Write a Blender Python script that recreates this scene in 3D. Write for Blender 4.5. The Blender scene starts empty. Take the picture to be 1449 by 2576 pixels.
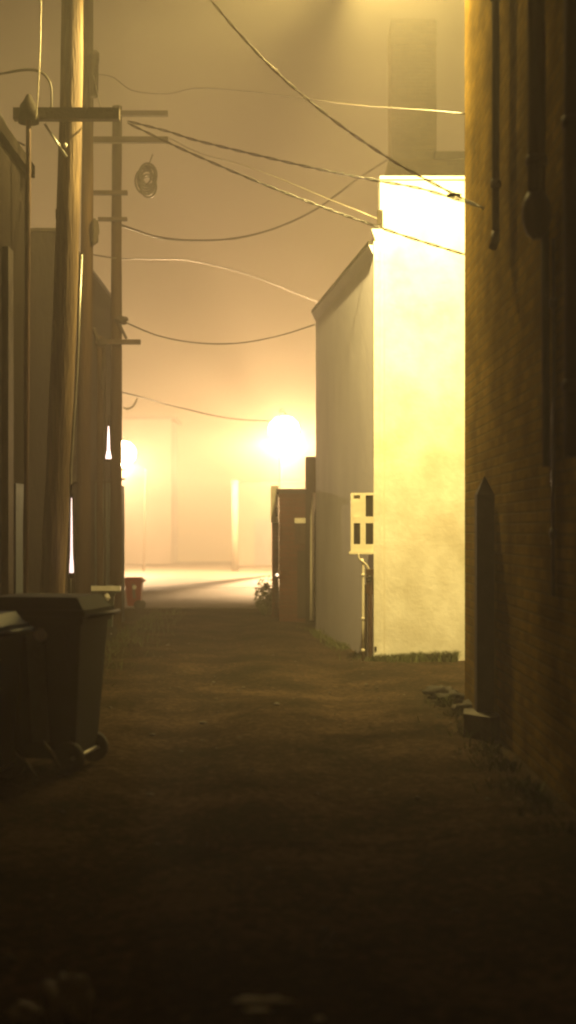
import bpy, bmesh, math, random
from mathutils import Vector, Matrix, noise
random.seed(7)
R = math.radians
S = bpy.context.scene
C = S.collection
# ------------------------------------------------------------------ camera
F = 3600.0            # focal length in units of a 1449 x 2576 grid laid over the photograph
CAMZ = 1.6
cd = bpy.data.cameras.new('camera')
cam = bpy.data.objects.new('camera', cd); C.objects.link(cam)
cd.sensor_fit = 'VERTICAL'; cd.sensor_height = 24.0; cd.lens = F/2576*24
cd.shift_y = 46/2576
cd.clip_end = 600
cam.location = (0, 0, CAMZ); cam.rotation_euler = (R(90), 0, 0)
cd.dof.use_dof = True; cd.dof.focus_distance = 16.5; cd.dof.aperture_fstop = 0.8
S.camera = cam
def P(x, y, D): return Vector(((x-724.5)/F*D, D, CAMZ+(1334-y)/F*D))
# ------------------------------------------------------------------ sky, exposure
w = bpy.data.worlds.new('World'); S.world = w; w.use_nodes = True
nt = w.node_tree; bg = nt.nodes['Background']
# light-polluted fog sky: brighter and more orange towards the horizon
tcw = nt.nodes.new('ShaderNodeTexCoord'); spw = nt.nodes.new('ShaderNodeSeparateXYZ'); rw = nt.nodes.new('ShaderNodeValToRGB')
nt.links.new(tcw.outputs['Generated'], spw.inputs[0]); nt.links.new(spw.outputs['Z'], rw.inputs[0]); nt.links.new(rw.outputs[0], bg.inputs[0])
el = rw.color_ramp.elements; rw.color_ramp.interpolation = 'B_SPLINE'
el[0].position = 0; el[0].color = (1.0, .60, .20, 1); el[1].position = 1; el[1].color = (.11, .075, .03, 1)
for p_, c_ in ((.10, (.74, .46, .15)), (.22, (.42, .28, .10)), (.40, (.2, .135, .05))):
    e_ = el.new(p_); e_.color = (*c_, 1)
bg.inputs[1].default_value = .27
S.view_settings.view_transform = 'Standard'; S.view_settings.look = 'None'
S.view_settings.exposure = 0; S.view_settings.gamma = 1
cy = S.cycles
cy.use_denoising = True
cy.max_bounces = 6; cy.diffuse_bounces = 3; cy.glossy_bounces = 2; cy.volume_bounces = 2
cy.sample_clamp_indirect = 4.0; cy.blur_glossy = 1.0
cy.caustics_reflective = False; cy.caustics_refractive = False
cy.pixel_filter_type = 'BLACKMAN_HARRIS'; cy.filter_width = 2.2
# ------------------------------------------------------------------ helpers
def tag(o, label=None, cat=None, group=None, kind=None):
    if label: o['label'] = label
    if cat: o['category'] = cat
    if group: o['group'] = group
    if kind: o['kind'] = kind
    return o
def empty(name, loc=(0, 0, 0), rz=0, **k):
    o = bpy.data.objects.new(name, None); C.objects.link(o)
    o.location = loc; o.rotation_euler = (0, 0, rz); o.empty_display_size = .1
    return tag(o, **k)
class MB:
    def __init__(s): s.bm = bmesh.new()
    def box(s, lo, hi, M=None):
        x0, y0, z0 = lo; x1, y1, z1 = hi
        v = [s.bm.verts.new(Vector(p) if M is None else M @ Vector(p)) for p in
             [(x0,y0,z0),(x1,y0,z0),(x1,y1,z0),(x0,y1,z0),(x0,y0,z1),(x1,y0,z1),(x1,y1,z1),(x0,y1,z1)]]
        for f in [(3,2,1,0),(4,5,6,7),(0,1,5,4),(1,2,6,5),(2,3,7,6),(3,0,4,7)]:
            s.bm.faces.new([v[i] for i in f])
        return s
    def prism(s, poly, z0, z1):
        b = [s.bm.verts.new((x, y, z0)) for x, y in poly]; t = [s.bm.verts.new((x, y, z1)) for x, y in poly]
        n = len(poly)
        s.bm.faces.new(b[::-1]); s.bm.faces.new(t)
        for i in range(n): s.bm.faces.new([b[i], b[(i+1)%n], t[(i+1)%n], t[i]])
        return s
    def hexa(s, pts):          # 8 points: 4 bottom, 4 top
        v = [s.bm.verts.new(p) for p in pts]
        for f in [(3,2,1,0),(4,5,6,7),(0,1,5,4),(1,2,6,5),(2,3,7,6),(3,0,4,7)]:
            s.bm.faces.new([v[i] for i in f])
        return s
    def tube(s, pts, rad, n=8, cap=True):
        pts = [Vector(p) for p in pts]; m = len(pts)
        if not hasattr(rad, '__len__'): rad = [rad]*m
        rings = []; up = Vector((0.13, 0.2, 1)).normalized()
        for i, p in enumerate(pts):
            t = (pts[min(i+1, m-1)]-pts[max(i-1, 0)]).normalized()
            a = t.cross(up)
            if a.length < .25: a = t.cross(Vector((1, .1, 0)))
            a.normalize()
            if i and a.dot(prev) < 0: a = -a
            prev = a
            b = t.cross(a).normalized()
            rings.append([s.bm.verts.new(p+(a*math.cos(q)+b*math.sin(q))*rad[i]) for q in [2*math.pi*k/n for k in range(n)]])
        for i in range(m-1):
            for k in range(n):
                f = s.bm.faces.new([rings[i][k], rings[i][(k+1)%n], rings[i+1][(k+1)%n], rings[i+1][k]]); f.smooth = True
        if cap: s.bm.faces.new(rings[0][::-1]); s.bm.faces.new(rings[-1])
        return s
    def lathe(s, c, prof, n=16, axis='z'):
        rings = []
        for r, h in prof:
            ring = []
            for k in range(n):
                q = 2*math.pi*k/n
                d = Vector((math.cos(q)*r, math.sin(q)*r, h)) if axis == 'z' else (Vector((h, math.cos(q)*r, math.sin(q)*r)) if axis == 'x' else Vector((math.cos(q)*r, h, math.sin(q)*r)))
                ring.append(s.bm.verts.new(Vector(c)+d))
            rings.append(ring)
        for i in range(len(rings)-1):
            for k in range(n):
                f = s.bm.faces.new([rings[i][k], rings[i][(k+1)%n], rings[i+1][(k+1)%n], rings[i+1][k]]); f.smooth = True
        s.bm.faces.new(rings[0][::-1]); s.bm.faces.new(rings[-1])
        return s
    def blob(s, c, r, sc=(1, 1, 1), amp=.25, seed=0, sub=3, fr=1.7):
        res = bmesh.ops.create_icosphere(s.bm, subdivisions=sub, radius=1)
        for v in res['verts']:
            k = 1+amp*noise.noise(v.co*fr+Vector((seed*3.1, seed, 0)))*1.6
            v.co = Vector((v.co.x*sc[0], v.co.y*sc[1], v.co.z*sc[2]))*r*k+Vector(c)
        for f in s.bm.faces: f.smooth = True
        return s
    def build(s, name, mat, parent=None, bevel=0, seg=2, fix=True):
        if bevel:
            es = [e for e in s.bm.edges if len(e.link_faces) == 2 and e.calc_face_angle(0) > .6]
            bmesh.ops.bevel(s.bm, geom=es, offset=bevel, segments=seg, affect='EDGES', profile=.5, clamp_overlap=True)
        if fix: bmesh.ops.recalc_face_normals(s.bm, faces=s.bm.faces)
        me = bpy.data.meshes.new(name); s.bm.to_mesh(me); s.bm.free()
        if mat: me.materials.append(mat)
        o = bpy.data.objects.new(name, me); C.objects.link(o)
        if parent:
            o.parent = parent; o.matrix_parent_inverse = parent_inv(parent)
        return o
def parent_inv(p):
    M = Matrix.LocRotScale(p.location, p.rotation_euler, None)
    q = p
    while q.parent is not None:
        q = q.parent
        M = Matrix.LocRotScale(q.location, q.rotation_euler, None) @ M if q.type == 'EMPTY' else M
    return Matrix.Identity(4) if p.type == 'EMPTY' and getattr(p, 'id_local', False) else M.inverted()
def local(o): o.matrix_parent_inverse = Matrix.Identity(4); return o
def spline(pts, n=10):
    pts = [Vector(p) for p in pts]
    q = [pts[0]*2-pts[1]]+pts+[pts[-1]*2-pts[-2]]; out = []
    for i in range(1, len(q)-2):
        for k in range(n):
            t = k/n
            out.append(.5*((2*q[i])+(q[i+1]-q[i-1])*t+(2*q[i-1]-5*q[i]+4*q[i+1]-q[i+2])*t*t+(3*q[i]-q[i-1]-3*q[i+1]+q[i+2])*t**3))
    out.append(pts[-1]); return out
# ------------------------------------------------------------------ materials
def material(name, c1, c2, rough=.8, scale=3, metal=0, bump=.3, bscale=30, detail=6, stretch=(1, 1, 1), spec=.3, c3=None):
    m = bpy.data.materials.new(name); m.use_nodes = True; n = m.node_tree; L = n.links.new
    b = n.nodes['Principled BSDF']; tc = n.nodes.new('ShaderNodeTexCoord')
    mp = n.nodes.new('ShaderNodeMapping'); mp.inputs['Scale'].default_value = stretch
    geo = n.nodes.new('ShaderNodeNewGeometry')
    L(geo.outputs['Position'], mp.inputs[0])
    t = n.nodes.new('ShaderNodeTexNoise'); t.inputs['Scale'].default_value = scale; t.inputs['Detail'].default_value = detail
    t.inputs['Roughness'].default_value = .62
    L(mp.outputs[0], t.inputs['Vector'])
    r = n.nodes.new('ShaderNodeValToRGB'); r.color_ramp.elements[0].color = (*c1, 1); r.color_ramp.elements[1].color = (*c2, 1)
    r.color_ramp.elements[0].position = .33; r.color_ramp.elements[1].position = .67
    if c3:
        e = r.color_ramp.elements.new(.5); e.color = (*c3, 1)
    L(t.outputs['Fac'], r.inputs[0]); L(r.outputs[0], b.inputs['Base Color'])
    b.inputs['Roughness'].default_value = rough; b.inputs['Metallic'].default_value = metal
    b.inputs['Specular IOR Level'].default_value = spec
    t2 = n.nodes.new('ShaderNodeTexNoise'); t2.inputs['Scale'].default_value = bscale; t2.inputs['Detail'].default_value = 4
    L(mp.outputs[0], t2.inputs['Vector'])
    bp = n.nodes.new('ShaderNodeBump'); bp.inputs['Strength'].default_value = bump; bp.inputs['Distance'].default_value = .02
    L(t2.outputs['Fac'], bp.inputs['Height']); L(bp.outputs[0], b.inputs['Normal'])
    return m
def brick(name, c1, c2, mortar, axes='yz', scale=1.0, rough=.85, stain=.5, bw=.215, bh=.075):
    m = bpy.data.materials.new(name); m.use_nodes = True; n = m.node_tree; L = n.links.new
    b = n.nodes['Principled BSDF']; geo = n.nodes.new('ShaderNodeNewGeometry')
    sp = n.nodes.new('ShaderNodeSeparateXYZ'); L(geo.outputs['Position'], sp.inputs[0])
    co = n.nodes.new('ShaderNodeCombineXYZ')
    L(sp.outputs['Y' if axes == 'yz' else 'X'], co.inputs[0]); L(sp.outputs['Z'], co.inputs[1])
    br = n.nodes.new('ShaderNodeTexBrick'); L(co.outputs[0], br.inputs[0])
    br.inputs['Color1'].default_value = (*c1, 1); br.inputs['Color2'].default_value = (*c2, 1); br.inputs['Mortar'].default_value = (*mortar, 1)
    br.inputs['Scale'].default_value = scale; br.inputs['Brick Width'].default_value = bw; br.inputs['Row Height'].default_value = bh
    br.inputs['Mortar Size'].default_value = .009; br.inputs['Mortar Smooth'].default_value = .3; br.inputs['Bias'].default_value = 0
    t = n.nodes.new('ShaderNodeTexNoise'); t.inputs['Scale'].default_value = 1.3; t.inputs['Detail'].default_value = 7; t.inputs['Roughness'].default_value = .65
    L(geo.outputs['Position'], t.inputs['Vector'])
    mr = n.nodes.new('ShaderNodeMapRange'); mr.inputs[1].default_value = .3; mr.inputs[2].default_value = .7; mr.inputs[3].default_value = 1-stain; mr.inputs[4].default_value = 1.25
    L(t.outputs['Fac'], mr.inputs[0])
    mx = n.nodes.new('ShaderNodeMix'); mx.data_type = 'RGBA'; mx.blend_type = 'MULTIPLY'; mx.inputs[0].default_value = 1
    L(br.outputs['Color'], mx.inputs[6]); L(mr.outputs[0], mx.inputs[7]); L(mx.outputs[2], b.inputs['Base Color'])
    b.inputs['Roughness'].default_value = rough; b.inputs['Specular IOR Level'].default_value = .0
    t2 = n.nodes.new('ShaderNodeTexNoise'); t2.inputs['Scale'].default_value = 25; t2.inputs['Detail'].default_value = 5
    L(geo.outputs['Position'], t2.inputs['Vector'])
    ad = n.nodes.new('ShaderNodeMath'); ad.operation = 'MULTIPLY_ADD'; ad.inputs[1].default_value = -1.1
    L(br.outputs['Fac'], ad.inputs[0]); L(t2.outputs['Fac'], ad.inputs[2])
    bp = n.nodes.new('ShaderNodeBump'); bp.inputs['Strength'].default_value = .8; bp.inputs['Distance'].default_value = .012
    L(ad.outputs[0], bp.inputs['Height']); L(bp.outputs[0], b.inputs['Normal'])
    return m
def emit(name, col, k):
    m = bpy.data.materials.new(name); m.use_nodes = True; b = m.node_tree.nodes['Principled BSDF']
    b.inputs['Emission Color'].default_value = (*col, 1); b.inputs['Emission Strength'].default_value = k
    b.inputs['Base Color'].default_value = (.6, .6, .6, 1)
    return m
M_brick = brick('dark_brick', (.14, .088, .02), (.22, .138, .028), (.13, .10, .035), 'yz', stain=.65)
M_brickx = brick('end_brick', (.16, .085, .05), (.22, .13, .07), (.2, .17, .12), 'xz')
M_redbrick = brick('red_brick', (.11, .04, .022), (.08, .03, .018), (.07, .05, .035), 'xz')
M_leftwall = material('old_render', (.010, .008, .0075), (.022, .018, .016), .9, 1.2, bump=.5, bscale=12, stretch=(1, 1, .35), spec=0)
M_white = material('white_paint', (.56, .53, .46), (.84, .83, .80), .75, 1.6, bump=.2, bscale=22, detail=9)
M_side = material('painted_block', (.68, .66, .80), (.82, .80, .92), .8, .8, bump=.3, bscale=14, stretch=(1, 1, .5), spec=.05)
M_trim = material('cream_trim', (.6, .55, .45), (.72, .68, .58), .5, 6, bump=.1)
M_dark = material('dark_paint', (.018, .014, .011), (.035, .028, .022), .8, 8, spec=.1)
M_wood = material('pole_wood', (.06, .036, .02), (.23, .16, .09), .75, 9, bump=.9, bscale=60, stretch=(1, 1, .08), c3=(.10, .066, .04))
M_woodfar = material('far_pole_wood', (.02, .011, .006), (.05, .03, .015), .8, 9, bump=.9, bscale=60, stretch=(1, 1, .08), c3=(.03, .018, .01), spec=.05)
M_wood2 = material('arm_wood', (.025, .017, .011), (.05, .034, .022), .85, 7, bump=.6, bscale=40)
M_metal = material('galvanised', (.25, .25, .24), (.4, .39, .37), .38, 6, metal=.8, bump=.15)
M_rust = material('rusty_pipe', (.03, .015, .009), (.065, .032, .018), .7, 8, metal=.2, bump=.5, stretch=(1, 1, .3))
M_cable = material('cable', (.03, .026, .02), (.06, .05, .04), .45, 20, bump=.2)
M_wire = material('bare_wire', (.2, .18, .14), (.34, .3, .24), .4, 20, metal=.5, bump=.1)
M_porc = material('porcelain', (.5, .48, .44), (.62, .6, .55), .2, 10, bump=.05, spec=.6)
M_binblk = material('bin_plastic', (.005, .010, .020), (.009, .018, .034), .65, 4, bump=.15, bscale=80, spec=.15)
M_binblue = material('blue_plastic', (.01, .03, .10), (.014, .04, .13), .4, 4, bump=.15, bscale=80)
M_bingreen = material('green_plastic', (.02, .045, .03), (.035, .07, .05), .4, 4, bump=.1, bscale=60)
M_binred = material('red_plastic', (.16, .012, .01), (.22, .02, .015), .45, 4, bump=.1)
M_reflect = material('reflection_grey', (.06, .06, .058), (.10, .10, .095), .6, 5, bump=.3)  # lighter grey standing for a reflection in the bin side
M_rubber = material('rubber', (.012, .012, .012), (.025, .024, .022), .8, 15)
M_shed = material('shed_metal', (.04, .052, .062), (.07, .085, .095), .7, 3, spec=.05, metal=0, bump=.3, stretch=(4, 1, .5))
M_conc = material('concrete', (.16, .15, .13), (.28, .265, .235), .9, 4, bump=.6, bscale=25)
M_grav = material('gravel_stone', (.04, .036, .03), (.09, .08, .065), .9, 8)
M_asph = material('street_asphalt', (.055, .045, .03), (.09, .075, .055), .7, 2.5, bump=.5, bscale=50)
M_roof = material('roof_tar', (.02, .02, .018), (.045, .04, .035), .85, 5, spec=.05)
M_chim = brick('chimney_brick', (.10, .06, .012), (.13, .08, .018), (.10, .07, .03), 'xz', stain=.5)
M_far = material('far_plaster', (.09, .07, .05), (.14, .115, .09), .85, .7)
M_far2 = material('post_paint', (.10, .08, .06), (.14, .12, .09), .8, 3)
M_glass = material('dark_glass', (.01, .01, .008), (.02, .018, .014), .12, 2, bump=.02, spec=.6)
M_grass = material('grass_blades', (.035, .05, .012), (.09, .10, .03), .8, 9, bump=0)
M_leaf = material('leaves', (.03, .045, .012), (.08, .10, .03), .7, 6, bump=0)
M_paper = material('paper', (.5, .48, .44), (.65, .63, .58), .8, 7, bump=.2)
M_plasticbag = material('bag_plastic', (.22, .18, .15), (.34, .29, .25), .5, 9, bump=.5, bscale=15)
def ground_material():
    m = bpy.data.materials.new('alley_gravel'); m.use_nodes = True; n = m.node_tree; L = n.links.new
    b = n.nodes['Principled BSDF']; geo = n.nodes.new('ShaderNodeNewGeometry')
    def noi(sc, det=6, ro=.6):
        t = n.nodes.new('ShaderNodeTexNoise'); t.inputs['Scale'].default_value = sc; t.inputs['Detail'].default_value = det; t.inputs['Roughness'].default_value = ro
        L(geo.outputs['Position'], t.inputs['Vector']); return t
    a, c, d = noi(1.1), noi(5, 8, .75), noi(45, 5, .8)
    r = n.nodes.new('ShaderNodeValToRGB'); el = r.color_ramp.elements
    el[0].position = .43; el[0].color = (.016, .017, .009, 1); el[1].position = .58; el[1].color = (.10, .068, .043, 1)
    e = el.new(.5); e.color = (.040, .028, .017, 1)
    mx = n.nodes.new('ShaderNodeMath'); mx.operation = 'MULTIPLY_ADD'; mx.inputs[1].default_value = .34
    ad = n.nodes.new('ShaderNodeMath'); ad.operation = 'MULTIPLY'; ad.inputs[1].default_value = .66
    g1 = noi(17, 8, .8); L(g1.outputs['Fac'], ad.inputs[0]); L(a.outputs['Fac'], mx.inputs[0]); L(ad.outputs[0], mx.inputs[2]); L(mx.outputs[0], r.inputs[0])
    L(r.outputs[0], b.inputs['Base Color']); b.inputs['Roughness'].default_value = .85; b.inputs['Specular IOR Level'].default_value = .0
    bp = n.nodes.new('ShaderNodeBump'); bp.inputs['Strength'].default_value = 1; bp.inputs['Distance'].default_value = .035
    sm = n.nodes.new('ShaderNodeMath'); sm.operation = 'MULTIPLY_ADD'; sm.inputs[1].default_value = 1.5
    L(c.outputs['Fac'], sm.inputs[0]); L(d.outputs['Fac'], sm.inputs[2]); L(sm.outputs[0], bp.inputs['Height']); L(bp.outputs[0], b.inputs['Normal'])
    return m
M_ground = ground_material()
SOD = (1.0, .735, .225)      # near sodium lamp over the white wall
SOD2 = (1.0, .60, .26)     # far street lamps
# ------------------------------------------------------------------ ground
def gz(x, y):
    e = .05*noise.noise(Vector((x*.6, y*.45, 0)))+.014*noise.noise(Vector((x*2.3, y*1.9, 3)))+.012*noise.noise(Vector((x*8, y*7, 5)))
    rut = -.035*math.exp(-((x+.9)/.3)**2)-.035*math.exp(-((x-.55)/.3)**2)+.02*math.exp(-((x+.2)/.35)**2)
    k = max(0, min(1, (28-y)/4))
    return (e+rut)*k-.01
g = MB(); xs = [-40, -32, -25, -15, -9]+[-6+.12*i for i in range(101)]+[9, 15, 25, 32, 40]
ys = [-9, -5, 0]+[3+.12*i for i in range(220)]+[29.6, 31, 34, 40, 46, 54, 64, 74]
grid = [[g.bm.verts.new((x, y, gz(x, y))) for x in xs] for y in ys]
for i in range(len(ys)-1):
    for j in range(len(xs)-1):
        f = g.bm.faces.new([grid[i][j], grid[i][j+1], grid[i+1][j+1], grid[i+1][j]]); f.smooth = True
tag(g.build('ground', M_ground), kind='structure')
st = MB(); st.box((-39, 29.3, -.004), (39, 39.5, .012)); tag(st.build('street', M_asph), kind='structure')
st = MB(); st.box((-39, 39.5, -.01), (39, 64.5, .018)); tag(st.build('pavement', M_asph), kind='structure')
# ------------------------------------------------------------------ right-hand brick building
RX = 1.63; RY = 13.2
t = empty('brick_building', (4.5, 5, 0), label='dark brick building with pipes down its side, filling the right edge', cat='building')
MB().box((RX, -6, -.2), (8, RY, 11)).build('wall', M_brick, t)
MB().box((RX-.07, -6, 11), (8.05, RY+.06, 11.2)).build('coping', M_conc, t)
# the pipes on it
def wallpipe(name, px, y0, y1, rad, mat, label, off=.07, shoe=True):
    D = (RX-off)*F/(px-724.5); p0 = P(px, y0, D); p1 = P(px, y1, D)
    t = empty(name, (RX-off, D, p1.z), label=label, cat='pipe')
    m = MB(); z0 = p1.z; z1 = p0.z; pts = []; k = 22
    for i in range(k+1):
        z = z0+(z1-z0)*i/k; pts.append((RX-off+.008*noise.noise(Vector((px, z*1.3, 0))), D+.02*noise.noise(Vector((px, z*.9, 9))), z))
    m.tube(pts, rad, 12).build('shaft', mat, t)
    for i in range(int((z1-z0)/1.4)+1):
        z = z0+.35+i*1.4
        if z < z1: MB().lathe((RX-off, D, z), [(rad+.004, 0), (rad+.012, .01), (rad+.012, .05), (rad+.004, .06)], 12).build('bracket', mat, t)
    return t, D, z0
t, D, z = wallpipe('downpipe', 1247, -500, 590, .029, M_rust, 'slim rusty downpipe nearest the corner on the brick wall')
MB().tube([(RX-.07, D, z+.03), (RX-.075, D-.02, z-.04), (RX-.1, D-.05, z-.11)], [.031, .034, .03], 12).build('outlet', M_rust, t)
t, D, z = wallpipe('soil_pipe', 1350, -500, 560, .056, M_rust, 'thick dark drainpipe with a bulging joint, middle of the three pipes on the brick wall', off=.1)
MB().lathe((RX-.1, D, z-.06), [(.03, -.04), (.07, 0), (.092, .08), (.088, .17), (.06, .24)], 14).build('joint', M_rust, t)
MB().tube([(RX-.03, D+.05, z-1.5), (RX-.04, D+.04, z)], .026, 10).build('lower_conduit', M_dark, t)
t, D, z = wallpipe('vent_duct', 1448, -500, 1150, .062, M_rust, 'blackened duct at the very right edge of the brick wall', off=.1)
t, D, z = wallpipe('wall_conduit', 1392, 600, 1500, .012, M_cable, 'thin conduit running down the dark lower brick wall', off=.02)
# dark wooden post with pointed top
b0 = P(1238, 1785, 11.25)
t = empty('timber_post', (1.55, 11.25, .19), label='black timber post with a pointed top beside the brick wall', cat='post')
m = MB(); hw = .07; z1 = P(1238, 1245, 11.25).z; z2 = P(1238, 1196, 11.25).z; x0, yy = 1.545, 11.25
m.box((x0-hw, yy-hw, .18), (x0+hw, yy+hw, z1)); m.build('shaft', M_dark, t, bevel=.008)
v = MB(); q = [v.bm.verts.new(p) for p in [(x0-hw, yy-hw, z1), (x0+hw, yy-hw, z1), (x0+hw, yy+hw, z1), (x0-hw, yy+hw, z1), (x0, yy, z2)]]
for f in [(3,2,1,0), (0,1,4), (1,2,4), (2,3,4), (3,0,4)]: v.bm.faces.new([q[i] for i in f])
v.build('pointed_cap', M_dark, t)
m = MB(); m.prism([(1.36, 11.08), (1.535, 10.85), (1.62, 10.95), (1.62, 11.42), (1.40, 11.4)], -.05, .18)
tag(m.build('concrete_footing', M_grav, bevel=.02), 'dull broken concrete footing under the black timber post', 'footing')
# rubble by the corner
for i, (px, py, D, r, sc) in enumerate([(1108, 1752, 13.9, .10, (1.5, .8, .6)), (1140, 1766, 13.4, .11, (1.4, 1, .6)), (1092, 1745, 14.1, .06, (1.2, 1, .7)), (1175, 1790, 12.7, .10, (1.3, 1, .55))]):
    p = P(px, py, D); p.z = .02
    lab = ['long dark lump of rubble lying off the brick corner', 'dark lump of rubble against the brick corner', 'smallest dark stone farthest from the brick corner', 'dark lump of rubble just in front of the brick corner'][i]
    tag(MB().blob(p, r, sc, .45, i+3, 3, 2.3).build('rubble', M_conc if i == 9 else M_roof), lab, 'rubble', 'rubble at the brick corner')
# ------------------------------------------------------------------ white building
WY = 17.7
A = P(944, 1660, WY); Bx = P(1168, 1660, WY).x+1.6
wa, wb = Vector((A.x, WY, 0)), Vector((.455, 23.4, 0))
t = empty('white_building', (2.5, 20, 0), label='tall white painted building lit bright yellow by the lamp above it', cat='building')
ztop = P(955, 446, WY).z; zsh = P(935, 577, WY).z
m = MB(); m.box((P(956, 0, WY).x, WY, -.1), (Bx+1.5, WY+.35, ztop)); m.build('front_wall', M_white, t)
m = MB(); m.box((P(956, 0, WY).x-.005, WY-.025, ztop-.03), (Bx+1.5, WY+.38, ztop+.012)); m.build('coping', M_trim, t)
# side wall (slightly splayed), eave and soffit
d = (wb-wa).normalized(); nrm = Vector((-d.y, d.x, 0))  # pointing left/out
def side(s, o, z): return wa+d*s+nrm*o+Vector((0, 0, z))
Ls = (wb-wa).length
m = MB(); m.hexa([side(.06, 0, -.1), side(Ls, 0, -.1), side(Ls, -2.8, -.1), side(.36, -1.0, -.1), side(.06, 0, zsh-.29), side(Ls, 0, zsh-.29), side(Ls, -2.8, zsh-.29), side(.36, -1.0, zsh-.29)])
m.build('side_wall', M_side, t)
ro = MB(); ro.hexa([side(.1, .07, zsh-.17), side(Ls+.02, .07, zsh-.17), side(Ls+.1, -2.8, zsh-.1), side(.36, -1.0, zsh-.1), side(.1, .07, zsh-.12), side(Ls+.02, .07, zsh-.12), side(Ls+.1, -2.8, zsh+.02), side(.36, -1.0, zsh+.02)])
roof = ro.build('roof', M_roof, t)
m = MB(); m.hexa([side(.1, .004, zsh-.30), side(Ls+.015, .004, zsh-.30), side(Ls+.015, -.1, zsh-.30), side(.1, -.1, zsh-.30), side(.1, .066, zsh-.174), side(Ls+.02, .066, zsh-.174), side(Ls+.015, -.1, zsh-.174), side(.1, -.1, zsh-.174)])
m.build('soffit', M_side, t)
m = MB(); m.tube([side(.02, .10, zsh-.11), side(Ls+.03, .10, zsh-.11)], .033, 10); m.build('gutter', M_white, roof)
# corner pilaster with shaped kneeler at the top
x0, x1 = P(940, 0, WY).x, P(955.6, 0, WY).x
m = MB(); m.box((x0, WY-.03, -.05), (x1, WY+.2, zsh-.15)); m.build('corner_pilaster', M_white, t, bevel=.008)
m = MB(); zk = zsh
pts = [(P(934, 0, WY).x, zk), (P(944, 0, WY).x, zk-.14), (P(942, 0, WY).x, zk-.40), (x1, zk-.4), (x1, P(0, 570, WY).z), (x1-.005, zk+.0)]
a_ = [m.bm.verts.new((x, WY-.034, z)) for x, z in pts]; b_ = [m.bm.verts.new((x, WY+.1, z)) for x, z in pts]
m.bm.faces.new(a_); m.bm.faces.new(b_[::-1])
for i in range(len(pts)): m.bm.faces.new([a_[i], b_[i], b_[(i+1)%len(pts)], a_[(i+1)%len(pts)]])
m.build('kneeler', M_white, t)
m = MB(); m.box((P(948, 0, WY).x, WY-.05, P(0, 566, WY).z), (P(962, 0, WY).x, WY-.028, P(0, 530, WY).z)); m.build('wire_bracket', M_dark, t)
m = MB(); m.box((P(968, 0, WY).x-.012, WY-.012, 0), (P(968, 0, WY).x-.004, WY-.002, ztop-.1)); m.build('board_seam', M_trim, t)
m = MB(); m.box((P(941, 0, WY).x, WY-.04, P(0, 1636, WY).z), (P(947, 0, WY).x, WY-.027, P(0, 1626, WY).z)); m.build('tap_plate', M_dark, t)
# chimney stub on the roof line
a = P(797, 740, 24.2); b = P(820, 800, 24.2)
m = MB(); m.box((a.x, 24.0, b.z-.6), (b.x, 24.35, a.z)); m.build('vent_stack', M_dark, roof)
# open sash on the side wall
D = 17.75
t = empty('open_sash', P(913, 1385, D), label='cream four pane sash standing out from the side of the white building', cat='window')
def panel(name, x0, y0, x1, y1, D, th, mat, par, bevel=0):
    a, b = P(x0, y1, D), P(x1, y0, D)
    return MB().box((a.x, D, a.z), (b.x, D+th, b.z)).build(name, mat, par, bevel=bevel)
fr = MB()
for (a0, b0_, a1, b1) in [(882, 1240, 889.6, 1388), (938.5+.0, 1240, 943, 1388), (889.6, 1240, 938.5, 1246), (889.6, 1299.5, 938.5, 1316), (889.6, 1369, 938.5, 1388), (906, 1246, 919.6, 1299.5), (906, 1316, 919.6, 1369)]:
    p, q = P(a0, b1, D), P(a1, b0_, D); fr.box((p.x, D-.03, p.z), (q.x, D+.03, q.z))
fr.build('frame', M_trim, t)
for k, (a0, b0_, a1, b1) in enumerate([(889.6, 1246, 906, 1299.5), (919.6, 1246, 938.5, 1299.5), (889.6, 1316, 906, 1369), (919.6, 1316, 938.5, 1369)]):
    o = panel('pane', a0, b0_, a1, b1, D-.008, .016, M_trim if k == 0 else M_glass, t)
    if k == 0: o['label'] = 'boarded over cream pane'
panel('sill', 878, 1388, 945, 1394, D-.06, .12, M_trim, t)
# bent conduit and meter box, downspout
D = 17.62
t = empty('electric_meter', P(930, 1490, D), label='small brown meter box with a bent conduit below the cream sash', cat='meter')
panel('box', 921, 1432, 940, 1494, D-.02, .09, M_rust, t, bevel=.012)
MB().tube(spline([P(901, 1392, D), P(904, 1406, D), P(914, 1414, D), P(924, 1424, D), P(929, 1436, D)], 5), .012, 8).build('conduit', M_trim, t)
MB().lathe(P(930, 1455, D-.045), [(.028, 0), (.04, .01), (.04, .03)], 14, 'y').build('dial', M_glass, t)
t = empty('downspout', P(914, 1662, 17.66), label='pale downspout running from the meter down the white building corner', cat='downspout')
MB().tube([P(913.5, 1664, 17.64), P(913.5, 1560, 17.64), P(914, 1425, 17.64), P(910, 1405, 17.64)], .018, 10).build('shaft', M_trim, t)
for yy in (1450, 1560, 1640): MB().lathe(P(913.5, yy, 17.64), [(.02, 0), (.025, .006), (.025, .03), (.02, .036)], 10).build('clip', M_trim, t)
t = empty('cable_duct', P(922, 1664, 17.66), label='brown boxed cable duct rising to the meter box', cat='duct')
panel('cover', 926, 1494, 937, 1664, 17.6, .06, M_rust, t, bevel=.006)
panel('channel', 917.5, 1470, 924, 1662, 17.63, .05, M_dark, t)
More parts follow.
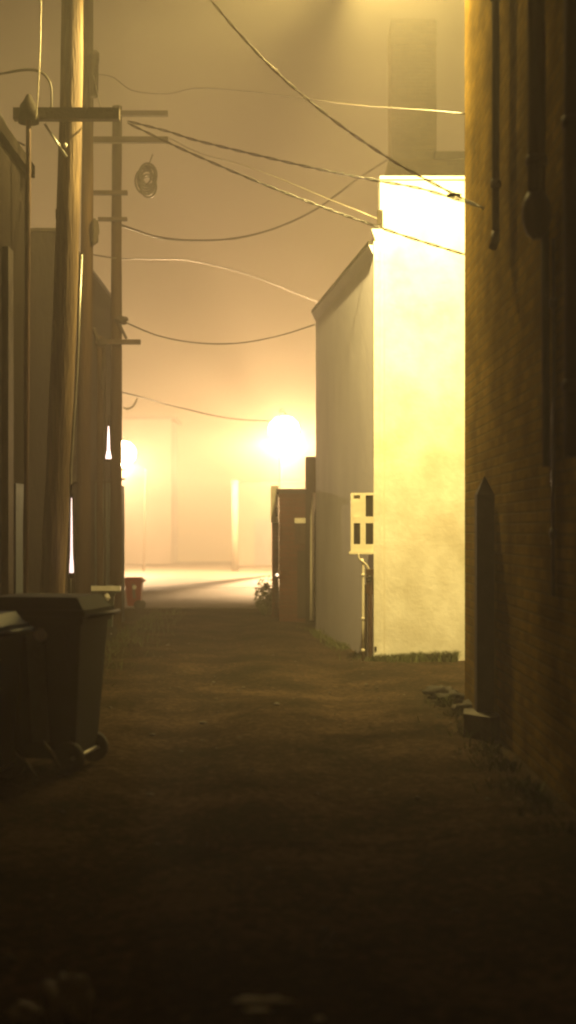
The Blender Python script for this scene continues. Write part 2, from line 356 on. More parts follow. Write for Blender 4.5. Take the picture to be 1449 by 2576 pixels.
# ------------------------------------------------------------------ things behind, on the right
t = empty('chimney', (P(1040, 0, 30).x, 30, 0), label='wide square brick chimney rising behind the white building', cat='chimney')
a, b = P(985, 48, 30), P(1098, 48, 30)
MB().box((a.x, 30, -.1), (b.x, 31.1, a.z)).build('shaft', M_chim, t, bevel=.03)
MB().box((a.x-.012, 29.97, a.z-.55), (b.x+.012, 31.13, a.z-.03)).build('cap', M_chim, t, bevel=.05)
t = empty('rear_building', (4, 28, 0), label='flat roofed building just showing between the chimney and the brick wall', cat='building')
a, b = P(985, 400, 27), P(1300, 386, 27)
MB().box((1.9, 27, -.1), (b.x+2, 29.8, P(0, 400, 27).z)).build('wall', M_chim, t)
MB().box((P(1092, 0, 27).x, 26.9, P(0, 402, 27).z+.0), (b.x+2, 29.9, P(0, 384, 27).z)).build('parapet', M_dark, t)
# low brown outbuilding at the alley end
D = 25.0
t = empty('outbuilding', P(745, 1550, D), label='low brown brick outbuilding in front of the glowing street lamp', cat='outbuilding')
a, b = P(702, 1560, D), P(800, 1240, D)
MB().box((a.x, D, -.1), (b.x+.3, D+3.2, b.z)).build('wall', M_redbrick, t)
MB().box((a.x-.05, D-.06, b.z), (b.x+.3, D+3.25, b.z+.07)).build('roof', M_roof, t)
a, b = P(769, 1234, D-.2), P(800, 1148, D-.2)
MB().box((a.x, D-.1, -.05), (b.x+.2, D+.6, b.z)).build('stair_tower', M_leftwall, t)
panel('door', 748, 1385, 772, 1556, D-.03, .026, M_dark, t)
panel('lintel', 741, 1303, 774, 1316, D-.06, .056, M_trim, t)
panel('arch_panel', 742, 1318, 772, 1368, D-.024, .02, M_rust, t)
MB().tube([P(784, 1560, D-.35), P(785, 1400, D-.35), P(786, 1300, D-.35), P(793, 1240, D-.35)], .035, 8).build('drainpipe', M_trim, t)
t = empty('gate_pier', P(691, 1310, 26), label='pale narrow pier left of the brown outbuilding under the lamp', cat='pier')
panel('pier', 681, 1222, 700, 1314, 26, .3, M_trim, t)
panel('base', 684, 1310, 701, 1552, 26.04, .3, M_redbrick, t)
panel('hinge_box', 693, 1276, 700, 1300, 25.9, .08, M_dark, t)
# bush
def foliage(c, rad, sc, n, size, seed):
    rnd = random.Random(seed); m = MB()
    for i in range(n):
        u = Vector((rnd.gauss(0, 1), rnd.gauss(0, 1), rnd.gauss(0, 1))).normalized()*rad*rnd.random()**.45
        u *= 1+.35*noise.noise(u*3+Vector((seed, 0, 0)))
        p = Vector(c)+Vector((u.x*sc[0], u.y*sc[1], u.z*sc[2]))
        if p.z < .02: continue
        a = Vector((rnd.gauss(0, 1), rnd.gauss(0, 1), rnd.gauss(0, 1))).normalized()*size*rnd.uniform(.6, 1.4)
        b = a.cross(Vector((rnd.gauss(0, 1), rnd.gauss(0, 1), rnd.gauss(0, 1)))).normalized()*size*.45
        m.bm.faces.new([m.bm.verts.new(q) for q in (p-a, p-b, p+a, p+b)])
    return m
c = P(672, 1505, 27)
t = empty('bush', (c.x, 27, 0), label='small dark bush at the foot of the pale pier', cat='bush')
foliage((c.x, 27, .33), .4, (.62, .6, .95), 900, .035, 4).build('foliage', M_leaf, t, fix=False)
MB().tube([(c.x, 27, -.03), (c.x+.02, 27, .2), (c.x-.03, 27, .45)], [.02, .015, .008], 6).build('stem', M_wood2, t)
# small lit lamp on the gate
t = empty('wall_lamp', P(697, 1446, 25.9), label='tiny lit lamp on the dark gate pier below the street lamp', cat='lamp')
MB().blob(P(697, 1446, 25.86), .028, (1, 1, 1), 0, 0, 2).build('bulb', emit('small_glow', (1, .75, .5), 3), t)
MB().lathe(P(697, 1452, 25.93), [(.03, 0), (.04, .01), (.04, .02)], 12, 'y').build('backplate', M_dark, t)
# ------------------------------------------------------------------ left side
t = empty('left_building', (-5, 4, 0), label='dark low building filling the left edge behind the wheelie bin', cat='building')
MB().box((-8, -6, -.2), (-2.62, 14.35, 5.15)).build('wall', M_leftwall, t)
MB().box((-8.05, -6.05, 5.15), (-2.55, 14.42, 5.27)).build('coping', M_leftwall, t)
MB().box((-2.62+.002, 13.1, 0), (-2.56, 13.35, 4.2)).build('pilaster', M_dark, t)
dr = MB().box((-2.618, 13.62, .0), (-2.59, 14.2, 2.05)).build('door', M_shed, t)
t = empty('flat_roof_building', (-5, 22, 0), label='flat roofed dark building seen between the slim pipe and the lit pole', cat='building')
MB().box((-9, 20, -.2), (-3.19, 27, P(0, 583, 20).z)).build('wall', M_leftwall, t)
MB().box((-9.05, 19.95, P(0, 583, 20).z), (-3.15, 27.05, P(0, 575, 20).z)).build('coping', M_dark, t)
# grey shed behind poles
D = 23.6
t = empty('grey_shed', P(250, 1560, D), label='grey corrugated metal shed behind the cluster of poles', cat='shed')
a, b = P(150, 0, D), P(282, 1215, D)
m = MB(); n = 34
poly = []
for i in range(n+1): poly.append((a.x+(b.x-a.x)*i/n, D+(.02 if i % 2 else 0)))
m.prism(poly+[(b.x, D+1.8), (a.x, D+1.8)], -.05, b.z); m.build('wall', M_shed, t)
m = MB(); m.hexa([(a.x-.06, D-.1, b.z), (b.x+.0, D-.1, b.z), (b.x+.0, D+1.9, b.z+.12), (a.x-.06, D+1.9, b.z+.12), (a.x-.06, D-.1, b.z+.03), (b.x, D-.1, b.z+.03), (b.x, D+1.9, b.z+.15), (a.x-.06, D+1.9, b.z+.15)]); m.build('roof', M_roof, t)
# ---- utility poles
def pole(name, pts, D, rads, label, mat=M_wood, steps=8):
    """pts: pixel centre line from top to foot."""
    w = [P(x, y, D) for x, y in pts]
    foot = w[-1].copy(); dirn = (w[-1]-w[-2]).normalized(); foot = foot+dirn*((foot.z+.1)/max(.01, -dirn.z))
    w.append(foot)
    t = empty(name, (foot.x, D, 0), label=label, cat='utility pole' if 'pole' in name else 'pipe')
    q = spline(w, steps); zt, zb = q[0].z, q[-1].z
    rr = [rads[0]+(rads[1]-rads[0])*(zt-p.z)/(zt-zb)+.006*noise.noise(Vector((foot.x, 0, p.z*1.5))) for p in q]
    MB().tube(q, rr, 18).build('shaft', mat, t)
    return t
def crossarm(x0, x1, y, D, h, dep, par, mat=M_wood2, front=.0, tilt=0):
    a, b = P(x0, y, D), P(x1, y, D)
    m = MB(); m.hexa([(a.x, D-dep-front, a.z-h/2), (b.x, D-dep-front, b.z-h/2+tilt), (b.x, D-front, b.z-h/2+tilt), (a.x, D-front, a.z-h/2), (a.x, D-dep-front, a.z+h/2), (b.x, D-dep-front, b.z+h/2+tilt), (b.x, D-front, b.z+h/2+tilt), (a.x, D-front, a.z+h/2)])
    return m.build('crossarm', mat, par, bevel=.006)
def insulator(p, s, par, mat=M_dark):
    return MB().lathe(p, [(.012*s, -.03*s), (.012*s, .02*s), (.04*s, .025*s), (.045*s, .04*s), (.022*s, .055*s), (.038*s, .065*s), (.034*s, .085*s), (.014*s, .1*s)], 14).build('insulator', mat, par)
p1 = pole('utility_pole', [(183, -420), (182, 0), (178, 300), (166, 700), (152, 1050), (134, 1450)], 14.4, (.108, .128), 'thick wooden utility pole with its right side lit yellow, nearest the camera')
ca = crossarm(43, 306, 300, 14.4, .115, .1, p1, front=.115)
insulator(P(60, 288, 14.24), 1.9, ca); insulator(P(70, 288, 14.24), 2.4, ca); insulator(P(280, 290, 14.24), .6, ca)
MB().lathe(P(312, 305, 14.24), [(.015, -.03), (.02, 0), (.045, .01), (.045, .03), (.02, .045), (.038, .06), (.036, .08), (.012, .1)], 14, 'x').build('end_insulator', M_porc, ca)
MB().blob(P(164, 366, 14.28), .022, (1, .8, 1.2), .1, 2, 2).build('bolt', M_porc, p1)
MB().tube([P(112, 312, 14.26), P(168, 395, 14.28)], .013, 6).build('brace', M_metal, p1)
MB().tube([P(x, y, 14.27+.0) for x, y in [(205, 640), (195, 900), (178, 1180), (176, 1455), (175, 1560)]], .014, 8).build('conduit', M_metal, p1)
for k, yy in enumerate((540, 705, 820)): MB().blob(P(150-k*4, yy, 14.35), .05, (.8, .8, 1.7), .4, k, 2).build('knot', M_wood, p1)
# slim pipe mast left
pm = pole('pipe_mast', [(72, 262), (71, 500), (68, 800), (66, 1200), (64, 1500)], 13.6, (.022, .026), 'slim dark pipe mast standing left of the thick lit pole', mat=M_rust)
MB().lathe(P(72, 262, 13.6), [(.024, -.02), (.1, -.18), (.085, -.02), (.05, .03), (.02, .09)], 12).build('hood', M_dark, pm)
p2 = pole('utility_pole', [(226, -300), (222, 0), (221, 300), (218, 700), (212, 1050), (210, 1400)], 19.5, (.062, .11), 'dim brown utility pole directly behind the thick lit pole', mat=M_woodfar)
MB().lathe(P(236, 190, 19.4), [(.03, -.3), (.06, -.28), (.065, .25), (.05, .3), (.015, .34)], 14).build('transformer', M_dark, p2)
MB().lathe(P(241, 145, 19.4), [(.02, -.1), (.045, -.06), (.05, .06), (.02, .1)], 12).build('fuse_holder', M_dark, p2)
MB().blob(P(238, 585, 19.4), .08, (.7, .7, 2.1), .3, 6, 3).build('cable_box', M_dark, p2)
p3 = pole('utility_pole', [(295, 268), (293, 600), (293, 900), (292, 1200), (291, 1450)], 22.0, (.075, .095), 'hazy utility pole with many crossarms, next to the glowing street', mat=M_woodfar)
D3 = 22.0
for (x0, x1, y, h) in [(262, 424, 292, .075), (229, 424, 358, .09), (236, 323, 490, .06), (250, 322, 556, .05)]:
    ca = crossarm(x0, x1, y, D3, h, .09, p3, front=.08)
    for xx in (x0+8, x1-8): insulator(P(xx, y-5, D3-.12), 1.2, ca)
    if y == 358:
        MB().tube([P(386, 362, D3-.12), P(386, 374, D3-.12), P(384, 390, D3-.12)], [.02, .02, .03], 8).build('hanging_insulator', M_dark, ca)
ca = crossarm(243, 356, 863, D3, .07, .09, p3, front=.08)
insulator(P(350, 856, D3-.12), 1.3, ca)
MB().tube([P(332, 868, D3-.12), P(333, 895, D3-.12), P(336, 918, D3-.14)], [.028, .026, .034], 8).build('fuse_cutout', M_dark, ca)
MB().tube([P(304, 900, D3-.1), P(320, 905, D3-.12), P(332, 912, D3-.13)], .01, 6).build('jumper', M_cable, ca)
MB().blob(P(303, 806, D3-.1), .075, (1.2, .8, .8), .5, 3, 3).build('cable_clamp', M_dark, p3)
MB().tube([P(300, 815, D3-.1), P(308, 832, D3-.1), P(318, 852, D3-.1)], .022, 6).build('brace', M_dark, p3)
# coil of spare cable hanging off the crossarm
t = empty('cable_coil', P(369, 455, D3-.12), label='dark bundle of coiled cable hanging below the far crossarms', cat='cable coil')
rnd = random.Random(5)
m = MB()
for k in range(9):
    ph = rnd.uniform(-.5, .5); ra = rnd.uniform(.09, .15); cx = rnd.uniform(-.03, .03); cz = rnd.uniform(-.1, .1)
    m.tube([P(369, 455, D3-.12)+Vector((cx+ra*math.cos(q)*math.cos(ph), ra*math.cos(q)*math.sin(ph), cz+ra*1.35*math.sin(q))) for q in [2*math.pi*i/26 for i in range(27)]], .016, 6)
m.build('coil', M_cable, t)
MB().tube([P(384, 388, D3-.13), P(376, 410, D3-.12), P(370, 425, D3-.12)], .01, 6).build('hanger', M_cable, t)
# thin pole between pole 2 and 3
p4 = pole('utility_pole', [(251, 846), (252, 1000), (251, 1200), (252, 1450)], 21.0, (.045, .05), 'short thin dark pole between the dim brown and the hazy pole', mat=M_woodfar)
MB().blob(P(256, 862, 20.95), .075, (1.1, .7, .7), .35, 8, 3).build('cable_clamp', M_dark, p4)
MB().tube(spline([P(236, 825, 20.95), P(243, 845, 20.95), P(250, 862, 20.95)], 4), .028, 8).build('arm', M_dark, p4)
MB().tube(spline([P(262, 875, 20.95), P(262, 900, 20.95), P(257, 935, 20.95), P(256, 980, 20.95)], 4), .022, 8).build('cable_drop', M_dark, p4)
pole('conduit_pipe', [(266, 900), (264, 1100), (264, 1450)], 20.6, (.014, .016), 'very thin conduit in front of the short thin pole', mat=M_dark)
# ------------------------------------------------------------------ wires
def wire(label, pts, rad=.008, twist=False, mat=M_cable, name='overhead_wire', cat='wire'):
    q = spline([P(*p) for p in pts], 14 if twist else 10)
    m = MB()
    if twist:
        # resample
        ln = [0]
        for i in range(1, len(q)): ln.append(ln[-1]+(q[i]-q[i-1]).length)
        N = max(20, int(ln[-1]/.05)); rs = []; j = 0
        for i in range(N+1):
            s = ln[-1]*i/N
            while j < len(ln)-2 and ln[j+1] < s: j += 1
            f = (s-ln[j])/max(1e-6, ln[j+1]-ln[j]); rs.append(q[j].lerp(q[j+1], f))
        for ph in (0, math.pi):
            pp = []
            for i, p in enumerate(rs):
                tt = (rs[min(i+1, N)]-rs[max(i-1, 0)]).normalized(); a = tt.cross(Vector((0, 0, 1))).normalized(); b = a.cross(tt)
                an = ph+2*math.pi*(ln[-1]*i/N)/.42
                pp.append(p+(a*math.cos(an)+b*math.sin(an))*rad*.95)
            m.tube(pp, rad*.75, 6)
    else:
        m.tube(q, [rad*(1+.25*noise.noise(p*3)) for p in q], 6)
    o = m.build(name, mat); return tag(o, label, cat, 'overhead wires across the alley')
wire('twisted cable falling steeply from the top of the picture to the brick wall', [(430, -130, 12.9), (530, 0, 12.8), (625, 110, 12.6), (715, 200, 12.5), (820, 288, 12.3), (905, 350, 12.2), (1010, 418, 12.0), (1145, 490, 11.8), (1216, 524, 11.55)], .0078, True, M_wire)
MB_ = MB().lathe(P(1143, 490, 11.8), [(.004, -.06), (.014, -.03), (.016, 0), (.012, .04), (.004, .06)], 10, 'x').build('cable_joint', M_dark); tag(MB_, 'small dark cable joint where two wires meet before the brick wall', 'cable joint')
wire('twisted cable from the lit insulator on the near crossarm to the brick wall', [(322, 305, 14.24), (420, 330, 13.9), (500, 355, 13.6), (700, 403, 13.0), (830, 432, 12.6), (950, 455, 12.2), (1060, 475, 12.0), (1216, 522, 11.56)], .0078, True)
wire('twisted cable crossing the white wall lower than the one beside it', [(322, 310, 14.24), (460, 376, 13.9), (630, 450, 13.6), (800, 517, 13.4), (960, 574, 13.25), (1060, 607, 13.2), (1185, 645, 13.23)], .0078, True)
wire('bright bare wire catching the lamp light above the cream side wall', [(424, 346, 21.8), (500, 384, 20.8), (600, 412, 19.8), (700, 448, 18.8), (800, 490, 18.0), (900, 530, 17.7), (952, 552, 17.68)], .008, False, M_wire)
wire('slack dark cable sagging deepest from the hazy pole up to the chimney', [(304, 566, 22), (400, 597, 23), (500, 605, 24), (600, 598, 25), (700, 571, 26), (800, 523, 27.5), (900, 450, 29), (985, 395, 29.95)], .019)
wire('thin wavy wire high across the fog to the brick wall', [(243, 186, 19.4), (285, 195, 19.8), (335, 228, 20), (420, 236, 20.4), (500, 222, 20), (650, 233, 18), (870, 262, 15.5), (1050, 276, 14), (1170, 286, 13.15)], .006)
wire('faint sagging wire between the hazy pole and the eave of the white building', [(304, 806, 22), (400, 845, 22.5), (500, 863, 23), (600, 863, 23.3), (700, 845, 23.5), (796, 815, 23.6)], .011)
wire('short faint wire leaving the hazy pole below the slack cable', [(230, 640, 22), (300, 650, 22), (400, 652, 24), (480, 656, 27), (620, 690, 32), (800, 760, 38)], .011)
wire('faint lowest wire running from the hazy pole over the street', [(300, 985, 22), (360, 1000, 24), (450, 1025, 28), (600, 1055, 34), (760, 1060, 42)], .012)
wire('thick wire entering at the left edge and bending down to the crossarm', [(-60, 194, 14.2), (0, 186, 14.2), (60, 176, 14.2), (100, 180, 14.2), (124, 205, 14.2), (130, 240, 14.2), (128, 292, 14.22)], .013)
wire('thin upright wire left of the thick pole', [(104, -150, 13.5), (103, 0, 13.5), (101, 120, 13.5), (95, 240, 13.5), (90, 300, 13.5)], .006, False, M_wire)
wire('stay wire running down from the crossarm end at the left edge', [(-20, 270, 13.2), (5, 296, 13.3), (30, 345, 13.5), (62, 366, 13.6)], .009)
wire('thin wire looping from the dim pole down to the near crossarm', [(236, 190, 19.3), (243, 225, 17.5), (252, 265, 15), (262, 292, 14.3)], .007)
# ------------------------------------------------------------------ bins
def wheelie(name, loc, rz, w, d, h, mat, label, group=None, tilt=0):
    """wheeled bin: hinge and wheels on the -y side of its own frame, wheels at the back"""
    t = empty(name, loc, rz, label=label, cat='bin')
    if group: t['group'] = group
    hb = h*.9; b0, b1 = .36, .5
    m = MB()
    def ring(z, kx, ky, yo=0): return [(-w*kx, -d*ky+yo, z), (w*kx, -d*ky+yo, z), (w*kx, d*ky+yo, z), (-w*kx, d*ky+yo, z)]
    m.hexa(ring(.09, .38, .36, -.02)+ring(hb, .49, .48))
    local(m.build('body', mat, t, bevel=.035, seg=3))
    m = MB(); m.hexa(ring(hb-.06, .51, .5)+ring(hb-.012, .52, .51)); local(m.build('rim', mat, t, bevel=.012))
    m = MB(); m.hexa(ring(hb-.01, .53, .53)+ring(hb+.035, .53, .53)); m.hexa(ring(hb+.036, .5, .5)+ring(h, .42, .42)); local(m.build('lid', mat, t, bevel=.025, seg=3))
    m = MB(); m.tube([(-w*.36, -d*.5, hb-.02), (-w*.36, -d*.62, hb+.0), (w*.36, -d*.62, hb+.0), (w*.36, -d*.5, hb-.02)], .016, 8); local(m.build('handle', mat, t))
    m = MB(); m.tube([(-w*.5, -d*.4, .105), (w*.5, -d*.4, .105)], .014, 8); local(m.build('axle', M_metal, t))
    for s in (-1, 1):
        m = MB(); m.lathe((s*w*.42, -d*.34, .105), [(.04, -.03), (.095, -.03), (.105, -.02), (.105, .02), (.095, .03), (.04, .03)], 22, 'x'); wh = local(m.build('wheel', M_rubber, t))
    for s in (-1, 1):
        for yy, hw_, nm, mm in ((-.28, .035, 'rib', mat), (.22, .035, 'rib', mat), (-.03, .085, 'reflection_panel', M_reflect)):  # the wide grey strip is a pole's reflection built as a panel
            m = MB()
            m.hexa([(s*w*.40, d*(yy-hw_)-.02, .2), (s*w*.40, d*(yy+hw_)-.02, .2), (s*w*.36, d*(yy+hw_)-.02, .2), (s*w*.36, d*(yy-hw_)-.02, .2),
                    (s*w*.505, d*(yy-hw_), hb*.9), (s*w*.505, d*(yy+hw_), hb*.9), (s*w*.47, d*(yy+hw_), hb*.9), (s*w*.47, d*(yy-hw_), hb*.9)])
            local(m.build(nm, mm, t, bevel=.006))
    m = MB(); m.lathe((-w*.515, -d*.10, hb-.13), [(.02, .0), (.045, -.008), (.04, -.014)], 10, 'x'); local(m.build('reflection_spot', M_paper, t))  # pale disc standing for the bright spot of the reflection
    return t
wheelie('wheelie_bin', (-1.63, 9.7, 0), R(80), .62, .70, 1.16, M_binblk, 'big black wheelie bin nearest the camera at the left edge', 'bins along the left wall')
wheelie('wheelie_bin', (-2.04, 9.0, 0), R(80), .58, .6, 1.08, M_binblue, 'dark blue bin cut off by the left edge of the picture', 'bins along the left wall')
wheelie('wheelie_bin', (P(268, 0, 21).x-.12, 20.9, 0), R(95), .5, .52, .79, M_bingreen, 'green bin with a pale lid edge behind the big black bin', 'bins along the left wall')
o = MB(); o.box((P(231, 0, 20.6).x, 20.53, P(0, 1486, 20.6).z), (P(304, 0, 20.6).x, 20.66, P(0, 1474, 20.6).z)); tag(o.build('lid_highlight', M_porc, bevel=.012), 'pale plank lying across the green bin lid', 'highlight')  # pale bar in the shape of the highlight along the bin lid edge
o = MB().blob(P(269, 1503, 20.5), .05, (.9, .8, 1), .4, 4, 3); tag(o.build('bag_scrap', M_paper), 'pale scrap of bag hanging on the green bin', 'bag scrap')
t = wheelie('red_bin', (P(335, 0, 28.6).x, 28.7, 0), R(90), .36, .36, .66, M_binred, 'small dark red bin at the alley mouth on the left', 'bins along the left wall')
# sticks beside the bin
for i, (a, b) in enumerate([((108, 1866), (150, 1934)), ((38, 1896), (92, 1958))]):
    p, q = P(*a, 9.0-.25*i), P(*b, 8.8-.25*i)
    q.z = max(q.z, .02)
    tag(MB().tube([p, (p+q)/2+Vector((.01, 0, .01)), q], .012, 6).build('stick', M_wood2), ['thin stick leaning under the black bin, the right one of two', 'thin stick leaning under the black bin, the left one of two'][i], 'stick', 'sticks by the bin')
# ------------------------------------------------------------------ litter in the foreground
def litter(px, py, D, r, sc, mat, label, cat, seed, name='litter'):
    p = P(px, py, D); p.z = gz(p.x, p.y)+r*sc[2]*.8
    return tag(MB().blob(p, r, sc, .5, seed, 4, 1.9).build(name, mat), label, cat)
litter(168, 2530, 4.75, .075, (1, .9, 1.1), M_plasticbag, 'round crumpled brown bag at the bottom left', 'bag', 1, 'crumpled_bag')
litter(58, 2535, 4.78, .045, (1, .8, .7), M_plasticbag, 'smaller crumpled bag in the bottom left corner', 'bag', 2, 'crumpled_bag')
litter(655, 2512, 4.85, .075, (1.05, .3, .12), M_paper, 'long flat scrap of paper on the ground at the bottom', 'paper scrap', 3, 'paper_scrap')
litter(645, 2535, 4.75, .04, (1.1, .4, .12), M_paper, 'short scrap of paper just in front of the long scrap', 'paper scrap', 4, 'paper_scrap')
litter(803, 2556, 4.7, .016, (1, .7, .4), M_paper, 'tiny pale paper scrap right of the other scraps', 'paper scrap', 5, 'paper_scrap')
# ------------------------------------------------------------------ grass
rnd = random.Random(11); m = MB()
def blade(x, y, z, h):
    a = rnd.uniform(0, 6.28); w_ = .004+h*.03; l = Vector((rnd.gauss(0, .35), rnd.gauss(0, .35), 1))*h
    p = Vector((x, y, z)); s = Vector((math.cos(a), math.sin(a), 0))*w_
    m.bm.faces.new([m.bm.verts.new(q) for q in (p-s, p+s, p+l*.6+s*.6, p+l+Vector((l.x*.3, l.y*.3, 0)), p+l*.6-s*.6)])
for i in range(9000):
    k = rnd.random()
    if k < .45:   x, y, h = rnd.uniform(.95, 2.6), WY-.03-abs(rnd.gauss(0, .2)), rnd.uniform(.03, .10); h += .05*max(0, x-1.2)
    elif k < .6: s = rnd.random(); x, y, h = 1.05-.6*s-abs(rnd.gauss(0, .1)), 17.7+5.7*s, rnd.uniform(.03, .1)
    elif k < .75: x, y, h = RX-.1-abs(rnd.gauss(0, .12)), rnd.uniform(7.5, 13.3), rnd.uniform(.03, .1)
    else: x, y, h = -2.6+abs(rnd.gauss(0, .3)), rnd.uniform(9, 28), rnd.uniform(.03, .14)
    if noise.noise(Vector((x*2, y*2, 0))) < -.15: continue
    if x < -2.6 or (x > RX-.06 and y < RY+.05): continue
    blade(x, y, gz(x, y)-.01, h*(1+.8*noise.noise(Vector((x*3, y*3, 4)))))
tag(m.build('grass', M_grass, fix=False), 'short rough grass along the foot of the walls', 'grass', kind='stuff')
# stones
m = MB()
for i in range(220):
    x, y = rnd.uniform(-2.4, 1.6), 4.4+rnd.random()**1.3*19; r = rnd.uniform(.006, .022)*(1 if rnd.random() < .93 else 1.8)
    if x > 1 and y > 17: continue
    v = bmesh.ops.create_icosphere(m.bm, subdivisions=1, radius=r)['verts']
    c = Vector((x, y, gz(x, y)+r*.2)); sq = rnd.uniform(.4, .8)
    for q in v: q.co = Vector((q.co.x*rnd.uniform(.8, 1.3), q.co.y, q.co.z*sq))+c
tag(m.build('gravel', M_grav, fix=False), 'loose gravel scattered over the alley ground', 'gravel', kind='stuff')
# ------------------------------------------------------------------ across the street
t = empty('corner_house', (P(300, 0, 68).x, 68, 0), label='pale house across the street fading into the fog at left', cat='house')
a, b = P(240, 1055, 68), P(430, 1055, 68)
MB().box((a.x, 68, 0), (b.x, 72, b.z)).build('wall', M_far, t)
MB().box((a.x-.2, 67.8, b.z), (b.x+.2, 72.2, b.z+.15)).build('roof', M_roof, t)
t = empty('garage', (P(650, 0, 66).x, 66, 0), label='long low pale garage across the street behind the outbuilding', cat='garage')
a, b = P(600, 1218, 65), P(900, 1218, 65)
MB().box((a.x, 65, 0), (b.x, 70, b.z)).build('wall', M_far, t)
MB().box((a.x-.15, 64.85, b.z), (b.x+.15, 70.1, b.z+.12)).build('roof', M_roof, t)
MB().box((P(640, 0, 65).x, 64.96, .02), (P(680, 0, 65).x, 64.997, 2.1)).build('door', M_shed, t)
t = empty('white_post', (P(591, 0, 55.5).x, 55.5, 0), label='pale round post standing alone across the street in the fog', cat='post')
MB().tube([P(591, 1439, 55.5), P(591, 1300, 55.5), P(591, 1215, 55.5)], .13, 12).build('shaft', M_far2, t)
MB().lathe(P(591, 1215, 55.5), [(.14, 0), (.17, .02), (.17, .07), (.05, .12)], 12).build('cap', M_far2, t)
t = pole('utility_pole', [(366, 1180), (364, 1300), (362, 1420)], 56.0, (.035, .045), 'faint thin pole across the street inside the bright fog', mat=M_woodfar)
# ------------------------------------------------------------------ lamps
def lamp_light(name, loc, power, col, radius, parent, spot=None, aim=None):
    l = bpy.data.lights.new(name, 'SPOT' if spot else 'POINT'); l.energy = power; l.color = col; l.shadow_soft_size = radius
    if spot: l.spot_size = R(spot); l.spot_blend = .35
    o = bpy.data.objects.new(name, l); C.objects.link(o); o.location = loc
    if aim: o.rotation_euler = Vector(aim).to_track_quat('-Z', 'Y').to_euler()
    o.parent = parent; o.matrix_parent_inverse = parent_inv(parent)
    return o
# 1: yellow flood lamp on an arm from the brick wall, just above the picture
L1 = Vector((.78, 14.7, 7.62))
t = empty('flood_lamp', (RX, 13.1, 7.5), label='lit yellow floodlight on an arm from the brick wall, just above the picture', cat='lamp')
MB().tube(spline([(RX, 13.1, 7.3), (1.5, 13.6, 7.8), (1.1, 14.3, 8.0), (.78, 14.7, 7.84)], 5), .022, 10).build('arm', M_metal, t)
MB().lathe((L1.x, L1.y, L1.z+.07), [(.16, 0), (.17, .02), (.13, .1), (.07, .17), (.03, .21)], 20).build('lamp_head', M_metal, t)
MB().lathe((L1.x, L1.y, L1.z+.03), [(.03, 0), (.1, .015), (.14, .045)], 20).build('lens', emit('flood_glass', SOD, 25), t)
m = MB(); zz = L1.z; x_, y_ = L1.x, L1.y
m.prism([(x_-.13, y_-.5), (x_+.068, y_-.5), (x_+.062, y_-.095), (x_-.05, y_-.095), (x_-.05, y_+.3), (x_-.13, y_+.3)], zz-.175, zz-.165)  # unseen plate added to keep the lamp off near ground and walls
m.build('shade_plate', M_dark, t)
MB().tube([(L1.x, L1.y-.15, L1.z+.1), (L1.x, L1.y-.49, L1.z+.05), (L1.x, L1.y-.49, L1.z-.165)], .012, 6).build('shade_plate_stay', M_metal, t)
lamp_light('lamp_light', L1-Vector((0, 0, .02)), 6700, SOD, .075, t, 178, (.08, .12, -1))
# 2: street lamp in the fog at the alley end
def street_lamp(px, py, D, power, col, label, arm=None, head=.2):
    p = P(px, py, D)
    t = empty('street_lamp', (p.x, D, 0), label=label, cat='street lamp', group='street lamps in the fog')
    MB().tube([(p.x-.14, D-.6, 0), (p.x-.14, D-.6, 1.2), (p.x-.14, D-.6, p.z+.55)], [.07, .055, .03], 12).build('post', M_dark, t)
    MB().tube(spline([(p.x-.14, D-.6, p.z+.55), (p.x-.12, D-.5, p.z+.68), (p.x-.03, D-.2, p.z+.74), (p.x, D, p.z+.6)], 5), .03, 8).build('arm', M_dark, t)
    MB().lathe((p.x, D, p.z), [(.1, -.47), (.32, -.40), (.49, -.22), (.55, 0), (.49, .22), (.32, .40), (.12, .46)], 18).build('glare_globe', emit('lamp_glare', col, 60), t)  # oversized, its glow stands for the glare around the lamp
    MB().lathe((p.x, D, p.z+.44), [(.16, 0), (.18, .02), (.12, .12), (.03, .2)], 18).build('lamp_head', M_dark, t)
    L = Vector((p.x, D, p.z-.52)); to = (Vector((-.3, 16, p.z))-Vector((p.x, D, p.z))).normalized(); sd = Vector((-to.y, to.x, 0))
    c = L+to*.75; m = MB(); top = -.07; lo = -.185  # added plate that keeps the lamp's light off the alley ground
    m.hexa([c-sd*.16+Vector((0, 0, lo)), c+sd*.16+Vector((0, 0, lo)), c+sd*.16+to*.015+Vector((0, 0, lo)), c-sd*.16+to*.015+Vector((0, 0, lo)),
            c-sd*.16+Vector((0, 0, top)), c+sd*.16+Vector((0, 0, top)), c+sd*.16+to*.015+Vector((0, 0, top)), c-sd*.16+to*.015+Vector((0, 0, top))])
    m.build('light_shield', M_dark, t)
    for sx in (-.15, .15): MB().tube([Vector((p.x, D, p.z-.47))+sd*sx*.6, c+sd*sx+Vector((0, 0, top))], .01, 6).build('light_shield_stay', M_dark, t)
    lamp_light('lamp_light', L, power, col, .025, t)
    return t
street_lamp(714, 1080, 52.0, 25000, (1, .62, .30), 'bright street lamp blazing in the fog above the brown outbuilding')
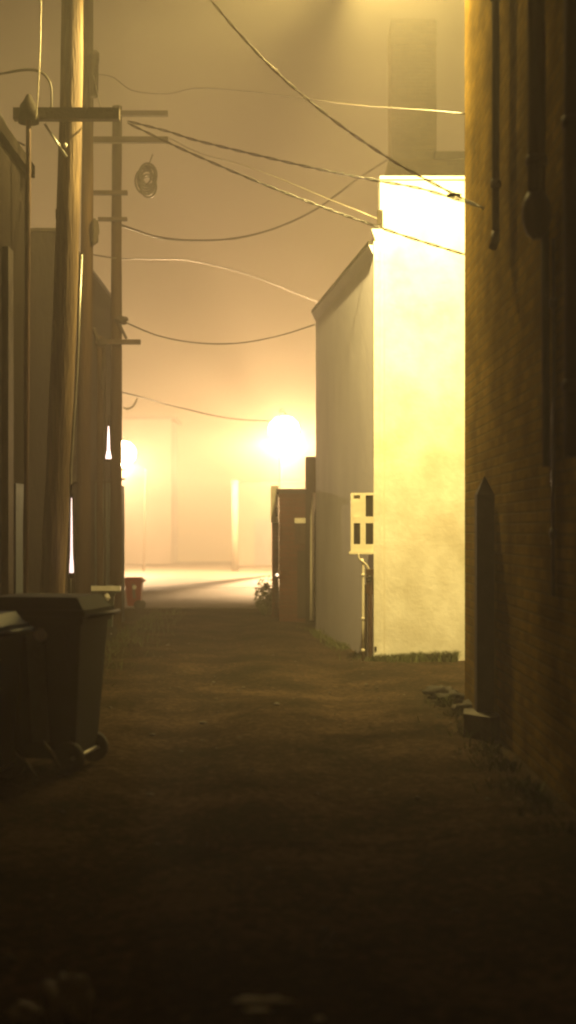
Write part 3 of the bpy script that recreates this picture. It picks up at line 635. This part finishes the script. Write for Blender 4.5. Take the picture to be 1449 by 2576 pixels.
street_lamp(306, 1140, 55.0, 10500, (1, .66, .36), 'glowing street lamp partly hidden behind the hazy pole at left')
# curved lit bracket beside the hazy pole
t = tag(MB().tube(spline([P(311, 1024, 37.5), P(320, 1029, 37.5), P(332, 1024, 37.5), P(340, 1014, 37.5), P(345, 1003, 37.5)], 5), .03, 8).build('lamp_bracket', M_porc), 'pale curved bracket glowing beside the hazy pole', 'bracket')
# two glowing shapes standing for lamp glow seen through gaps between the poles
def gap_glow(x, y0, y1, D, r, k, label):
    t = empty('gap_glow', P(x, y0, D), label=label, cat='lamp', group='glows in gaps among the poles')
    a, b = P(x, y1, D), P(x, y0, D); h = b.z-a.z
    MB().lathe(a, [(r*.5, 0), (r, h*.06), (r*.95, h*.12), (r*.5, h*.3), (r*.32, h*.7), (r*.15, h)], 14).build('glow_shape', emit('pink_glow', (1, .72, .66), k), t)
    MB().tube([b, b+Vector((0, 0, .12)), b+Vector((.03, 0, .15)), b+Vector((.06, .02, .15))], .012, 6).build('stem', M_dark, t)
    MB().lathe(a, [(r*.5, -.02), (r*1.15, -.012), (r*1.15, h*.03), (r*.8, h*.05)], 14).build('glow_base', M_dark, t)  # invented base under the glow, like the stem above it
gap_glow(273, 1072, 1158, 20.2, .04, 4, 'small pinkish white teardrop of glow in a gap among the poles')
gap_glow(180, 1252, 1450, 14.2, .021, 2.2, 'tall thin strip of glow in the gap beside the thick pole')
# ------------------------------------------------------------------ haze
hz = MB(); hz.box((-42, -10, -1.3), (42, 76, 16.5))
vm = bpy.data.materials.new('fog'); vm.use_nodes = True; n = vm.node_tree
for q in list(n.nodes):
    if q.type != 'OUTPUT_MATERIAL': n.nodes.remove(q)
pv = n.nodes.new('ShaderNodeVolumePrincipled'); pv.inputs['Density'].default_value = .0090
pv.inputs['Color'].default_value = (.93, .87, .76, 1); pv.inputs['Anisotropy'].default_value = .5
n.links.new(pv.outputs[0], [q for q in n.nodes if q.type == 'OUTPUT_MATERIAL'][0].inputs['Volume'])
tag(hz.build('haze', vm), 'warm glowing night fog filling the alley', 'fog', kind='stuff')
